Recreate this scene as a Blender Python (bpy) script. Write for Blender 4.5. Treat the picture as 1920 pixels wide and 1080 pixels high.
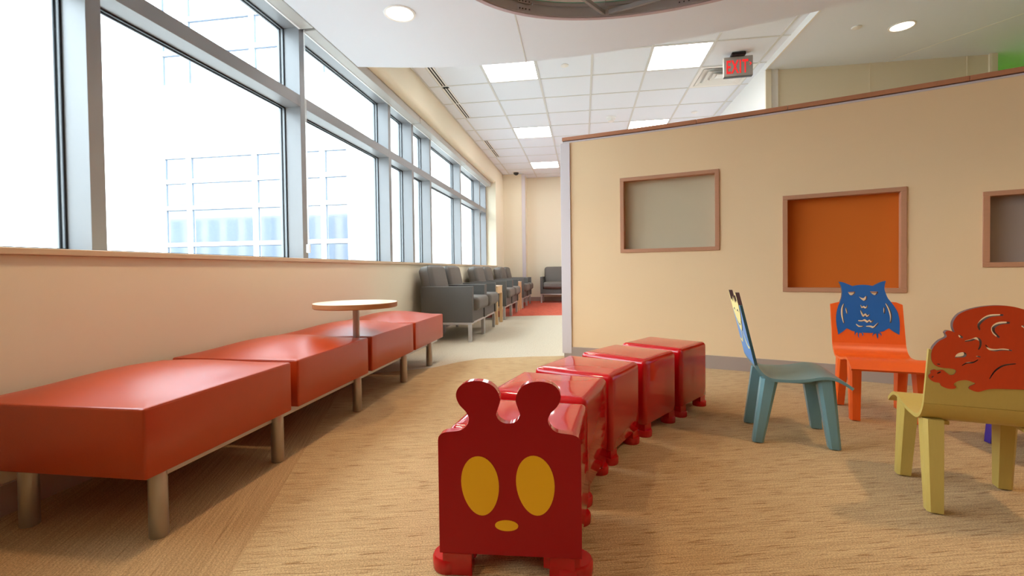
import bpy, math, random
from mathutils import Vector, Matrix
random.seed(4)
for o in list(bpy.data.objects): bpy.data.objects.remove(o)
C = bpy.context.scene.collection
SC = bpy.context.scene
PI = math.pi

# ---------------------------------------------------------------- camera
F_PX, CY_PX, YAW, PITCH, ROLL = 873.3, 521.97, 0.1522, 0.0183, -0.0131
cs, sn = math.cos, math.sin
fw = Vector((-sn(YAW)*cs(PITCH), cs(YAW)*cs(PITCH), -sn(PITCH)))
rt = Vector((cs(YAW), sn(YAW), 0)); up = rt.cross(fw)
rt2 = rt*cs(ROLL)+up*sn(ROLL); up2 = up*cs(ROLL)-rt*sn(ROLL)
cam = bpy.data.cameras.new('camera'); cam.sensor_width = 36; cam.sensor_fit = 'HORIZONTAL'
cam.lens = F_PX/1920*36; cam.shift_y = (CY_PX-540)/1920; cam.clip_start = .02; cam.clip_end = 300
co = bpy.data.objects.new('camera', cam); C.objects.link(co); SC.camera = co
m = Matrix.Identity(4)
for i in range(3): m[i][0] = rt2[i]; m[i][1] = up2[i]; m[i][2] = -fw[i]
m[0][3], m[1][3], m[2][3] = 1.8769, 0, .7764
co.matrix_world = m

# ---------------------------------------------------------------- world, exposure
SKY, SKYCOL = 10.0, (.83, .92, 1.0, 1)
TROFFER, DOWN, GREEN = 13.0, 46.0, 4.0
WARM = (1.0, .70, .42)
w = bpy.data.worlds.new('overcast_sky'); SC.world = w; w.use_nodes = True
bg = w.node_tree.nodes['Background']; bg.inputs[0].default_value = SKYCOL; bg.inputs[1].default_value = SKY
vs = SC.view_settings; vs.view_transform = 'Standard'; vs.look = 'None'; vs.gamma = 1; vs.use_curve_mapping = False
vs.exposure = 0.18
try:
    SC.cycles.use_denoising = True; SC.cycles.max_bounces = 10; SC.cycles.diffuse_bounces = 6
    SC.cycles.transparent_max_bounces = 16; SC.cycles.sample_clamp_indirect = 8
except Exception: pass

# ---------------------------------------------------------------- materials
def S(r, g, b):
    f = lambda c: (c/12.92 if c <= .04045 else ((c+.055)/1.055)**2.4)
    return (f(r/255), f(g/255), f(b/255), 1)
def mat(name, col, rough=.5, metal=0, bump=0, bscale=200, var=0, vscale=6, coat=0, emit=0, spec=.5, stretch=None):
    mt = bpy.data.materials.new(name); mt.use_nodes = True
    nt = mt.node_tree; p = nt.nodes['Principled BSDF']
    p.inputs['Base Color'].default_value = col; p.inputs['Roughness'].default_value = rough
    p.inputs['Metallic'].default_value = metal; p.inputs['Coat Weight'].default_value = coat
    p.inputs['Coat Roughness'].default_value = .04; p.inputs['Specular IOR Level'].default_value = spec
    if emit: p.inputs['Emission Color'].default_value = col; p.inputs['Emission Strength'].default_value = emit
    tc = nt.nodes.new('ShaderNodeTexCoord'); mp = nt.nodes.new('ShaderNodeMapping')
    nt.links.new(tc.outputs['Object'], mp.inputs[0])
    if stretch: mp.inputs['Scale'].default_value = stretch
    if var:
        n = nt.nodes.new('ShaderNodeTexNoise'); n.inputs['Scale'].default_value = vscale; n.inputs['Detail'].default_value = 5
        nt.links.new(mp.outputs[0], n.inputs['Vector'])
        mx = nt.nodes.new('ShaderNodeMix'); mx.data_type = 'RGBA'
        mx.inputs[6].default_value = tuple(c*(1-var) for c in col[:3])+(1,)
        mx.inputs[7].default_value = tuple(min(1, c*(1+var)) for c in col[:3])+(1,)
        nt.links.new(n.outputs[0], mx.inputs[0]); nt.links.new(mx.outputs[2], p.inputs['Base Color'])
    if bump:
        n = nt.nodes.new('ShaderNodeTexNoise'); n.inputs['Scale'].default_value = bscale; n.inputs['Detail'].default_value = 3
        nt.links.new(mp.outputs[0], n.inputs['Vector'])
        b = nt.nodes.new('ShaderNodeBump'); b.inputs['Strength'].default_value = bump; b.inputs['Distance'].default_value = .002
        nt.links.new(n.outputs[0], b.inputs['Height']); nt.links.new(b.outputs[0], p.inputs['Normal'])
    return mt
def carpet_mat(name, light, dark, deg, along=8, across=150, lo=.52, hi=.64, rib=(16, 420), fine=.3, ribk=.45):
    """looped carpet: fine ribs along one direction, darker dashes where the yarn changes, pile grain"""
    mt = bpy.data.materials.new(name); mt.use_nodes = True
    nt = mt.node_tree; p = nt.nodes['Principled BSDF']; p.inputs['Roughness'].default_value = .95
    p.inputs['Specular IOR Level'].default_value = .1; p.inputs['Sheen Weight'].default_value = .1
    L = nt.links.new; N = nt.nodes.new
    tc = N('ShaderNodeTexCoord'); rot = N('ShaderNodeMapping'); rot.inputs['Rotation'].default_value = (0, 0, -math.radians(deg))
    L(tc.outputs['Object'], rot.inputs[0])
    def noise(sx, sy, det):
        sc = N('ShaderNodeMapping'); sc.inputs['Scale'].default_value = (sx, sy, 1); L(rot.outputs[0], sc.inputs[0])
        n = N('ShaderNodeTexNoise'); n.inputs['Scale'].default_value = 1; n.inputs['Detail'].default_value = det; L(sc.outputs[0], n.inputs['Vector']); return n
    n1 = noise(along, across, 1); n3 = noise(rib[0], rib[1], 1); n2 = noise(240, 240, 2)
    mr = N('ShaderNodeMapRange'); mr.inputs[1].default_value = lo; mr.inputs[2].default_value = hi; L(n1.outputs[0], mr.inputs[0])
    r3 = N('ShaderNodeMapRange'); r3.inputs[1].default_value = .35; r3.inputs[2].default_value = .65; r3.inputs[4].default_value = ribk; L(n3.outputs[0], r3.inputs[0])
    mxv = N('ShaderNodeMath'); mxv.operation = 'MAXIMUM'; L(mr.outputs[0], mxv.inputs[0]); L(r3.outputs[0], mxv.inputs[1])
    mx = N('ShaderNodeMix'); mx.data_type = 'RGBA'; mx.inputs[6].default_value = light; mx.inputs[7].default_value = dark
    L(mxv.outputs[0], mx.inputs[0])
    m2 = N('ShaderNodeMix'); m2.data_type = 'RGBA'; m2.blend_type = 'OVERLAY'; m2.inputs[0].default_value = fine
    L(mx.outputs[2], m2.inputs[6]); L(n2.outputs[0], m2.inputs[7]); L(m2.outputs[2], p.inputs['Base Color'])
    ad = N('ShaderNodeMath'); ad.operation = 'SUBTRACT'; L(n2.outputs[0], ad.inputs[0]); L(mxv.outputs[0], ad.inputs[1])
    b = N('ShaderNodeBump'); b.inputs['Strength'].default_value = .4; b.inputs['Distance'].default_value = .003
    L(ad.outputs[0], b.inputs['Height']); L(b.outputs[0], p.inputs['Normal'])
    return mt
def glass_mat(name, tint, refl=.03):
    mt = bpy.data.materials.new(name); mt.use_nodes = True
    nt = mt.node_tree; nt.nodes.clear(); L = nt.links.new; N = nt.nodes.new
    o = N('ShaderNodeOutputMaterial'); t = N('ShaderNodeBsdfTransparent'); t.inputs[0].default_value = tint
    g = N('ShaderNodeBsdfGlossy'); g.inputs['Roughness'].default_value = .02
    lw = N('ShaderNodeLayerWeight'); pw = N('ShaderNodeMath'); pw.operation = 'POWER'; pw.inputs[1].default_value = 5; L(lw.outputs['Facing'], pw.inputs[0])
    f = N('ShaderNodeMath'); f.operation = 'MULTIPLY_ADD'; f.inputs[1].default_value = 1-refl; f.inputs[2].default_value = refl; L(pw.outputs[0], f.inputs[0])
    lw.inputs[0].default_value = .5
    mx = N('ShaderNodeMixShader'); L(f.outputs[0], mx.inputs[0]); L(t.outputs[0], mx.inputs[1]); L(g.outputs[0], mx.inputs[2]); L(mx.outputs[0], o.inputs[0])
    return mt

M = dict(
    wall=mat('cream_wall_paint', S(237, 227, 203), .75, bump=.08, bscale=350),
    wall_white=mat('white_wall_paint', S(240, 240, 238), .75, bump=.05, bscale=350),
    partition=mat('tan_partition_vinyl', S(238, 209, 166), .6, bump=.12, bscale=500),
    ceiling=mat('white_ceiling_paint', S(230, 237, 248), .85),
    tile=mat('acoustic_tile', S(232, 239, 249), .9, bump=.25, bscale=120, var=.015, vscale=150),
    tee=mat('white_tee_bar', S(214, 217, 217), .5),
    alu=mat('anodised_aluminium', S(140, 140, 142), .42, .1),
    gasket=mat('black_rubber_gasket', S(28, 32, 38), .6),
    glass=glass_mat('window_glass', (.93, .97, .97, 1)),
    sill=mat('solid_surface_sill', S(214, 190, 160), .4),
    base=mat('taupe_vinyl_base', S(166, 150, 140), .5),
    shade=mat('grey_shade_fascia', S(178, 174, 168), .5),
    shade_bar=mat('white_shade_bar', S(232, 232, 232), .4),
    plastic=mat('white_plastic', S(238, 238, 236), .35),
    vinyl=mat('red_orange_vinyl', S(180, 58, 10), .33, spec=.65, bump=.15, bscale=420, var=.03, vscale=40),
    steel=mat('brushed_steel', S(178, 172, 164), .32, .75),
    silver=mat('silver_paint', S(190, 188, 186), .4, .4),
    maple=mat('maple_laminate', S(222, 186, 140), .4, var=.06, vscale=5, stretch=(3, 3, 30)),
    table_edge=mat('wood_table_edge', S(176, 122, 78), .45, var=.06, vscale=8),
    table_top=mat('pale_wood_top', S(216, 190, 160), .35, var=.04, vscale=6, stretch=(1, 14, 1)),
    oak=mat('reddish_wood_trim', S(190, 138, 106), .45, var=.07, vscale=6, stretch=(4, 4, 40)),
    cap=mat('reddish_wood_cap', S(186, 128, 94), .42, var=.08, vscale=5, stretch=(6, 6, 1)),
    lilac=mat('pale_lilac_trim', S(212, 204, 206), .45),
    fabric=mat('charcoal_upholstery', S(104, 97, 90), .6, bump=.35, bscale=600, var=.05, vscale=60),
    fabric2=mat('dark_grey_upholstery', S(86, 83, 79), .55, bump=.3, bscale=600, var=.04, vscale=60),
    cat=mat('glossy_red_plastic', S(190, 16, 22), .07, spec=.5, coat=.2),
    cat_face=mat('satin_red_lacquer', S(166, 4, 18), .42, spec=.3),
    yellow=mat('yellow_lacquer', S(250, 190, 8), .4),
    owl_o=mat('orange_stained_wood', S(242, 98, 26), .38, var=.05, vscale=6, stretch=(30, 30, 3)),
    owl_b=mat('blue_laminate', S(30, 98, 172), .4),
    teal=mat('teal_stained_wood', S(108, 146, 152), .36, var=.05, vscale=6, stretch=(30, 30, 3)),
    sky_blue=mat('sky_blue_laminate', S(86, 146, 206), .4),
    cream_y=mat('pale_yellow_laminate', S(240, 226, 150), .45),
    olive=mat('olive_yellow_wood', S(192, 166, 86), .4, var=.05, vscale=6, stretch=(30, 30, 3)),
    squirrel=mat('orange_red_laminate', S(206, 62, 16), .42, var=.06, vscale=5, stretch=(30, 30, 2)),
    purple=mat('purple_stained_wood', S(62, 40, 140), .4),
    edge=mat('dark_panel_edge', S(92, 66, 66), .5), edge_teal=mat('dark_teal_edge', S(44, 78, 82), .5),
    dark=mat('dark_void', S(30, 28, 28), .8), black=mat('black_plastic', S(28, 28, 30), .4),
    ring=mat('grey_ring_metal', S(156, 152, 151), .45), ring_rim=mat('floor_lit_ring_rim', S(188, 170, 178), .45),  # rim colour includes the warm light bounced up from the floor
    ring_plate=mat('dark_splice_plate', S(156, 151, 152), .5), bolt=mat('dark_bolt', S(52, 50, 52), .4, .5),
    acrylic=mat('white_acrylic', S(236, 236, 238), .5), teal_edge=mat('acrylic_edge', S(120, 190, 170), .3),
    panel_grey=mat('grey_tackboard', S(196, 184, 156), .8, bump=.2, bscale=500), panel_or=mat('orange_tackboard', S(208, 104, 14), .8, bump=.2, bscale=500),
    panel_mauve=mat('mauve_grey_tackboard', S(158, 144, 136), .8, bump=.2, bscale=500),
    sign=mat('brushed_sign_face', S(168, 162, 156), .4, .3),
    facade=mat('white_facade', S(240, 240, 238), .8), fpane=None, fdark=mat('dark_facade_neighbour', S(126, 125, 122), .8),
    fshadow_win=mat('grey_shadow_line_and_window', S(96, 104, 116), .7), ffr=mat('white_window_frame', S(244, 244, 244), .5), paving=mat('pale_paving', S(165, 165, 162), .9),
    roofing=mat('roof_deck', S(150, 150, 150), .9), exterior=mat('exterior_cladding', S(180, 178, 172), .7),
    green_lit_wall=mat('green_lit_bay_wall', S(150, 226, 60), .7),  # green lamp glow is put into this wall colour as well
)
M['fpane'] = mat('mirror_glass', S(222, 226, 234), .05, 1.0)
def emis(name, col, st):
    mt = bpy.data.materials.new(name); mt.use_nodes = True; nt = mt.node_tree; nt.nodes.clear()
    o = nt.nodes.new('ShaderNodeOutputMaterial'); e = nt.nodes.new('ShaderNodeEmission')
    e.inputs[0].default_value = col; e.inputs[1].default_value = st; nt.links.new(e.outputs[0], o.inputs[0]); return mt
M['lens'] = emis('fluorescent_lens', (1, .975, .94, 1), TROFFER)
M['dlens'] = emis('downlight_lens', (1, .86, .68, 1), 6.0)
M['exit_red'] = emis('exit_letter_glow', (1, .03, .03, 1), 1.0)
M['green_lens'] = emis('green_lamp_lens', (.12, 1, .0, 1), GREEN)
M['play_carpet'] = carpet_mat('tan_streaked_carpet', S(198, 167, 122), S(150, 114, 72), 14, along=10, across=170, lo=.57, hi=.68, rib=(3, 160), fine=.85, ribk=.42)
M['border_carpet'] = carpet_mat('tan_border_carpet', S(186, 152, 108), S(146, 112, 72), 112, along=4, across=150, lo=.56, hi=.8, rib=(2.5, 150), fine=.85)
M['lounge_carpet'] = carpet_mat('beige_loop_carpet', S(208, 196, 174), S(156, 138, 108), 112, along=50, across=120, lo=.55, hi=.8, rib=(60, 300))
M['red_carpet'] = carpet_mat('red_lounge_carpet', S(216, 98, 68), S(160, 52, 36), 14, along=12, across=80)

# ---------------------------------------------------------------- mesh helpers
class MB:
    def __init__(s): s.v = []; s.f = []; s.mi = []
    def add(s, vs, fs, mi=0):
        n = len(s.v); s.v += [tuple(v) for v in vs]; s.f += [tuple(i+n for i in f) for f in fs]; s.mi += [mi]*len(fs); return s
    def box(s, x0, x1, y0, y1, z0, z1, mi=0):
        vs = [(x, y, z) for z in (z0, z1) for y in (y0, y1) for x in (x0, x1)]
        return s.add(vs, [(0, 2, 3, 1), (4, 5, 7, 6), (0, 1, 5, 4), (2, 6, 7, 3), (0, 4, 6, 2), (1, 3, 7, 5)], mi)
    def rings(s, rs, cap0=True, cap1=True, mi=0):
        n = len(rs[0]); vs = [p for r in rs for p in r]; fs = []
        for k in range(len(rs)-1):
            for i in range(n):
                j = (i+1) % n; fs.append((k*n+i, k*n+j, (k+1)*n+j, (k+1)*n+i))
        if cap0: fs.append(tuple(range(n-1, -1, -1)))
        if cap1: fs.append(tuple((len(rs)-1)*n+i for i in range(n)))
        return s.add(vs, fs, mi)
    def prism(s, poly, z0, z1, mi=0):
        return s.rings([[(x, y, z0) for x, y in poly], [(x, y, z1) for x, y in poly]], mi=mi)
    def cyl(s, p0, p1, r0, r1=None, n=16, mi=0):
        r1 = r0 if r1 is None else r1; p0 = Vector(p0); p1 = Vector(p1); d = (p1-p0).normalized()
        a = d.orthogonal().normalized(); b = d.cross(a)
        R = lambda p, r: [tuple(p+(a*cs(2*PI*i/n)+b*sn(2*PI*i/n))*r) for i in range(n)]
        return s.rings([R(p0, r0), R(p1, r1)], mi=mi)
    def lathe(s, prof, c=(0, 0), n=32, mi=0):   # prof: (r,z)
        return s.rings([[(c[0]+r*cs(2*PI*i/n), c[1]+r*sn(2*PI*i/n), z) for i in range(n)] for r, z in prof], mi=mi)
    def bar(s, p0, p1, wd, ht, mi=0):           # rectangular bar between two points
        p0 = Vector(p0); p1 = Vector(p1); d = (p1-p0).normalized()
        u = Vector((0, 0, 1)) if abs(d.z) < .9 else Vector((1, 0, 0))
        a = d.cross(u).normalized()*wd/2; b = a.cross(d).normalized()*ht/2
        R = lambda p: [tuple(p+a+b), tuple(p-a+b), tuple(p-a-b), tuple(p+a-b)]
        return s.rings([R(p0), R(p1)], mi=mi)
    def tube(s, pts, r, n=8, mi=0, closed=False):
        pts = [Vector(p) for p in pts]; rs = []; N = len(pts)
        for i, p in enumerate(pts):
            d = (pts[(i+1) % N]-pts[i-1]) if closed else (pts[min(i+1, N-1)]-pts[max(i-1, 0)])
            d.normalize(); u = Vector((0, 0, 1)) if abs(d.z) < .9 else Vector((1, 0, 0))
            a = d.cross(u).normalized(); b = d.cross(a)
            rs.append([tuple(p+(a*cs(2*PI*k/n)+b*sn(2*PI*k/n))*r) for k in range(n)])
        if closed: rs.append(rs[0])
        return s.rings(rs, not closed, not closed, mi)
    def mesh(s, name, mats, smooth=False):
        me = bpy.data.meshes.new(name); me.from_pydata(s.v, [], s.f)
        for q in (mats if isinstance(mats, (list, tuple)) else [mats]): me.materials.append(q)
        me.polygons.foreach_set('material_index', s.mi)
        import bmesh
        bm = bmesh.new(); bm.from_mesh(me); bmesh.ops.recalc_face_normals(bm, faces=bm.faces); bm.to_mesh(me); bm.free()
        if smooth:
            me.polygons.foreach_set('use_smooth', [True]*len(me.polygons)); me.set_sharp_from_angle(angle=math.radians(smooth))
        me.update(); return me
    def build(s, name, mats, parent=None, smooth=False, bevel=0, seg=2):
        o = bpy.data.objects.new(name, s.mesh(name, mats, smooth)); C.objects.link(o)
        if parent is not None: o.parent = parent
        if bevel:
            b = o.modifiers.new('bevel', 'BEVEL'); b.width = bevel; b.segments = seg; b.limit_method = 'ANGLE'; b.angle_limit = math.radians(40)
        return o
def inst(me, name, parent, loc=(0, 0, 0), rotz=0):
    o = bpy.data.objects.new(name, me); C.objects.link(o); o.location = loc; o.rotation_euler = (0, 0, rotz)
    if parent is not None: o.parent = parent
    return o
def tag(o, label, cat, group=None):
    o['label'] = label; o['category'] = cat
    if group: o['group'] = group
    return o
def thing(name, label, cat, loc=(0, 0, 0), rotz=0, group=None):
    o = bpy.data.objects.new(name, None); C.objects.link(o); o.location = loc; o.rotation_euler = (0, 0, rotz)
    return tag(o, label, cat, group)
def struct(o, label=None):
    o['kind'] = 'structure'
    if label: o['label'] = label; 
    return o
def sroot(name, label=None):
    o = bpy.data.objects.new(name, None); C.objects.link(o); return struct(o, label)
def dup(root, loc, rotz, label):
    r = root.copy(); C.objects.link(r); r.location = loc; r.rotation_euler = (0, 0, rotz); r['label'] = label
    for ch in list(root.children):
        c = ch.copy(); C.objects.link(c); c.parent = r
        for g in list(ch.children):
            d = g.copy(); C.objects.link(d); d.parent = c
    return r
def rrect(x0, x1, y0, y1, rc, z, n=5, m=0):
    pts = []
    for cx, cy, a0 in ((x1-rc, y1-rc, 0), (x0+rc, y1-rc, 90), (x0+rc, y0+rc, 180), (x1-rc, y0+rc, 270)):
        for k in range(n):
            a = math.radians(a0+90*k/(n-1)); pts.append((cx+rc*cs(a), cy+rc*sn(a), z))
    if m:   # extra points along the straight sides so that a crown can curve
        out = []
        for i, p in enumerate(pts):
            out.append(p)
            if i % n == n-1:
                q = pts[(i+1) % len(pts)]
                out += [tuple(a+(b-a)*k/(m+1) for a, b in zip(p, q)) for k in range(1, m+1)]
        return out
    return pts
def pad(mb, x0, x1, y0, y1, z0, z1, rc=.02, re=.02, crown=.01, rb=.005, n=5, mi=0):
    """upholstered or moulded block: rounded plan corners, rolled top edge, crowned top"""
    rs = []
    def ring(d, z): rs.append(rrect(x0+d, x1-d, y0+d, y1-d, max(rc-d, .004), z, n, 9))
    ring(rb, z0); ring(0, z0+rb); ring(0, z0+(z1-re-z0)*.5); ring(0, z1-re)
    for k in range(1, 6):
        a = PI/2*k/5; ring(re*(1-cs(a)), z1-re+re*sn(a))
    h = min(x1-x0, y1-y0)/2; d0 = re
    for k in range(1, 10):
        d = d0+(h-.01-d0)*k/10; ring(d, z1)
    ring(h-.012, z1)
    xa, ya, xc, yc = (x1-x0)/2-re, (y1-y0)/2-re, (x0+x1)/2, (y0+y1)/2
    for i in range(9, len(rs)):
        rs[i] = [(x, y, z1+crown*max(0, 1-((x-xc)/xa)**2)*max(0, 1-((y-yc)/ya)**2)) for x, y, z in rs[i]]
    return mb.rings(rs, mi=mi)
def catmull(pts, n=6, closed=True):
    out = []; N = len(pts); rng = range(N) if closed else range(N-1)
    for i in rng:
        g = (lambda k: pts[k % N]) if closed else (lambda k: pts[max(0, min(N-1, k))])
        p0, p1, p2, p3 = g(i-1), g(i), g(i+1), g(i+2)
        for k in range(n):
            t = k/n; out.append(tuple(.5*((2*b)+(-a+c)*t+(2*a-5*b+4*c-d)*t*t+(-a+3*b-3*c+d)*t**3) for a, b, c, d in zip(p0, p1, p2, p3)))
    if not closed: out.append(tuple(pts[-1]))
    return out
def stroke(pts, wid, n=5):
    """tapered stroke polygon round a polyline (x,y)"""
    P = catmull(pts, n, False); N = len(P); L = []; R = []
    for i, p in enumerate(P):
        a = P[max(0, i-1)]; b = P[min(N-1, i+1)]; dx, dy = b[0]-a[0], b[1]-a[1]; l = math.hypot(dx, dy) or 1
        w_ = wid*(.45+.55*sn(PI*i/(N-1)))/2
        L.append((p[0]-dy/l*w_, p[1]+dx/l*w_)); R.append((p[0]+dy/l*w_, p[1]-dx/l*w_))
    return L+R[::-1]
def plate(name, outline, holes, thick, mapping, mats, parent):
    """flat panel with through holes: filled 2D curve turned into a mesh, then laid on the chair back"""
    cu = bpy.data.curves.new(name, 'CURVE'); cu.dimensions = '2D'; cu.fill_mode = 'BOTH'; cu.extrude = thick/2
    for poly in [outline]+list(holes):
        sp = cu.splines.new('POLY'); sp.points.add(len(poly)-1); sp.use_cyclic_u = True
        for i, q in enumerate(poly): sp.points[i].co = (q[0], q[1], 0, 1)
    tmp = bpy.data.objects.new('tmp', cu); C.objects.link(tmp)
    bpy.context.view_layer.update()
    me = bpy.data.meshes.new_from_object(tmp.evaluated_get(bpy.context.evaluated_depsgraph_get()))
    bpy.data.objects.remove(tmp); bpy.data.curves.remove(cu)
    me.name = name; me.materials.clear()
    for q in mats: me.materials.append(q)
    me.polygons.foreach_set('material_index', [0 if abs(p.normal.z) > .5 else len(mats)-1 for p in me.polygons])
    me.polygons.foreach_set('use_smooth', [False]*len(me.polygons))
    for v in me.vertices: v.co = mapping(v.co.x, v.co.y, v.co.z)
    me.update(); o = bpy.data.objects.new(name, me); C.objects.link(o); o.parent = parent; return o

# ---------------------------------------------------------------- the setting
floor = struct(MB().box(-.45, 9, -3.6, 12, -.2, -.014).build('floor', M['roofing']))
curve_l = [(0, 3.25), (.35, 3.38), (.67, 3.58), (.82, 3.82), (.97, 3.99), (1.43, 4.13), (1.69, 4.18), (2.6, 4.2), (9, 4.2)]
seam = lambda y: .97-(y-1.06)*.383
border = [(0, -3.6), (seam(-3.6), -3.6), (seam(3.2), 3.2), (.06, 3.27), (0, 3.25)]
play = [(seam(-3.6), -3.6), (9, -3.6), (9, 4.2)]+curve_l[::-1][1:-1]+[(seam(3.2), 3.2)]
red_l = [(0, 7.15), (.35, 7.45), (.69, 7.69), (1.1, 7.82), (1.5, 7.88), (2.5, 7.93), (9, 7.93)]
lounge = curve_l+red_l[::-1]
redp = red_l+[(9, 12), (0, 12)]
for poly, mt, lb in ((border, 'border_carpet', 'tan carpet strip running lengthwise under the bench'), (play, 'play_carpet', 'tan carpet with crosswise brown streaks'),
                     (lounge, 'lounge_carpet', 'pale beige loop carpet'), (redp, 'red_carpet', 'red carpet under the far armchairs')):
    o = MB().prism(poly, -.013, 0).build('carpet', M[mt], floor); o['label'] = lb

SILL = .873
wl = sroot('wall_left', 'cream wall under and over the long window')
MB().box(-.42, 0, -3.6, 12, 0, .848).build('lower_wall', M['wall'], wl)
MB().box(-.42, 0, 10.037, 12, .848, 3.2).build('end_pier', M['wall'], wl)
MB().box(-.42, 0, -3.6, .17, .848, 3.2).build('near_pier', M['wall'], wl)
hd = MB(); prof = [(0, 3.2)]+[(-.05+.05*cs(a), 2.74-.05*sn(a)) for a in [PI/2*k/6 for k in range(7)]]+[(-.42, 2.69), (-.42, 3.2)]
hd.rings([[(x, .17, z) for x, z in prof], [(x, 10.037, z) for x, z in prof]]); hd.build('header', M['wall'], wl, smooth=40)
struct(MB().box(-.26, .018, .17, 10.05, .849, SILL).build('trim_1', M['sill'], bevel=.003), 'window stool along the left wall')
bb = struct(MB().box(0, .012, -3.6, 11, 0, .1).build('baseboard_left', M['base']))
wf = sroot('wall_far', 'cream far wall with a shallow recess')
MB().box(-.42, .515, 10.98, 12.1, 0, 3.2).build('near_face', M['wall'], wf)
MB().box(.515, 4.2, 11.48, 12.1, 0, 3.2).build('recessed_face', M['wall'], wf)
g = MB().prism([(.45, 10.967), (.53, 10.967), (.53, 11.06), (.516, 11.06), (.516, 10.979), (.45, 10.979)], .101, 3.03); g.build('corner_guard', M['lilac'], wf)
struct(MB().box(.515, 3.9, 11.468, 11.48, 0, .1).box(0, .515, 10.968, 10.98, 0, .1).box(.515, .527, 10.968, 11.48, 0, .1).build('baseboard_far', M['base']))
wr = sroot('wall_right', 'bright wall seen over the curved partition')
MB().box(3.915, 4.05, 5.64, 12, 0, 3.2).build('wall_face', M['wall_white'], wr)
MB().box(3.915, 3.972, 5.62, 5.642, 0, 2.98).build('corner_guard', M['wall'], wr)
wc = sroot('wall_corridor', 'tan panelled wall behind the curved partition')
xs = [3.972, 4.99, 5.925, 6.125, 6.185]
for i in range(4):
    MB().box(xs[i]+.006, xs[i+1]-.006, 5.66 if i < 3 else 5.63, 5.8, 0, 2.98).build('wall_panel', M['wall'], wc)
    MB().box(xs[i+1]-.006, xs[i+1]+.006, 5.655 if i < 2 else 5.635, 5.8, 0, 2.98).build('batten', M['wall'], wc)
MB().box(6.185, 9, 6.25, 6.4, 0, 3).build('bay_wall', M['green_lit_wall'], wc)
MB().box(6.15, 6.19, 5.8, 6.3, 0, 3).build('bay_return', M['green_lit_wall'], wc)
struct(MB().box(8.9, 9.05, -3.6, 12, 0, 3.2).build('wall_side', M['wall']))
struct(MB().box(-.42, 9, -3.75, -3.6, 0, 3.2).build('wall_near', M['wall']))
struct(MB().box(-.6, 9.2, -3.8, 12.2, 3.2, 3.35).build('roof', M['roofing']))
struct(MB().box(-.45, -.42, -4, 12.2, -4, .85).box(-.45, -.42, -4, 12.2, 2.95, 4.2).build('wall_outside', M['exterior']))

# lay-in ceiling: each tile and tee bar a part
ce = sroot('ceiling', 'white lay-in tile ceiling')
MB().box(-.42, 9, -3.7, 12, 3.09, 3.2).build('deck', M['ceiling'], ce)
TX = [0, .165]+[.7745+.6096*k for k in range(6)]+[3.915]
TY = [5.578+.6096*k for k in range(-5, 10)]+[11.48]
full = MB().box(0, .6096, 0, .6096, 0, .015).mesh('ceiling_tile', M['tile'])
lights = {(2, 4), (2, 8), (2, 12), (5, 4), (5, 8)}; vent = (6, 5)
diff_rows = {4: 1, 3: 1, 5: 1, 6: 1, 9: 1, 10: 1}
for i in range(len(TX)-1):
    for j in range(len(TY)-1):
        if (i, j) in lights or (i, j) == vent: continue
        x0, x1, y0, y1 = TX[i], TX[i+1], TY[j], TY[j+1]
        if i == 1 and j in diff_rows: x0 = .255
        if x1-x0 > .6 and y1-y0 > .6: inst(full, 'ceiling_tile', ce, (x0, y0, 3.0425))
        else: MB().box(x0, x1, y0, y1, 3.0425, 3.0575).build('ceiling_tile', M['tile'], ce)
for x in TX[1:-1]: MB().box(x-.012, x+.012, TY[0], 11.48, 3.038, 3.0428).build('tee_bar', M['tee'], ce)
cross = MB().box(0, 3.915, -.012, .012, 3.0385, 3.0428).mesh('tee_bar', M['tee'])
for y in TY[1:-1]: inst(cross, 'tee_bar', ce, (0, y, 0))
MB().box(0, .02, 3, 10.98, 3.036, 3.0428).box(0, .515, 10.96, 10.98, 3.036, 3.0428).box(.515, 3.915, 11.46, 11.48, 3.036, 3.0428).build('wall_angle', M['tee'], ce)
# gypsum cloud over the play corner
edge = [(0.02, 3.711), (0.5, 3.814), (1, 3.869), (1.5, 3.872), (2, 3.828), (2.5, 3.741), (3, 3.614), (3.5, 3.452), (3.9, 3.299)]+[(4.4, 2.99), (4.85, 2.66), (5.2, 2.2), (5.45, 1.6), (5.6, .8), (5.6, -1), (5.6, -3.5)]
ed = catmull(edge, 4, False)
cl = struct(MB().prism([(.02, -3.5)]+ed, 2.5, 2.62).build('ceiling_drop', M['ceiling'], smooth=30), 'white suspended gypsum ceiling over the play corner')
MB().bar((1.452, 2.2, 2.4995), (1.4255, 3.883, 2.4995), .009, .003).build('control_joint', M['tee'], cl)
# lower drywall ceiling on the right
cr = struct(MB().box(3.915, 9, -3.6, 5.638, 2.98, 3.09).box(4.06, 9, 5.638, 6.3, 2.98, 3.09).build('ceiling_right', M['ceiling']), 'lower drywall ceiling on the right')
MB().bar((4.95, 5.93, 2.979), (6.6, 3.56, 2.979), .01, .003).build('reveal_bead', M['plastic'], cr)
MB().box(3.909, 3.925, -3.6, 5.64, 2.974, 3.045).build('edge_bead', M['wall_white'], cr)

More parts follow.
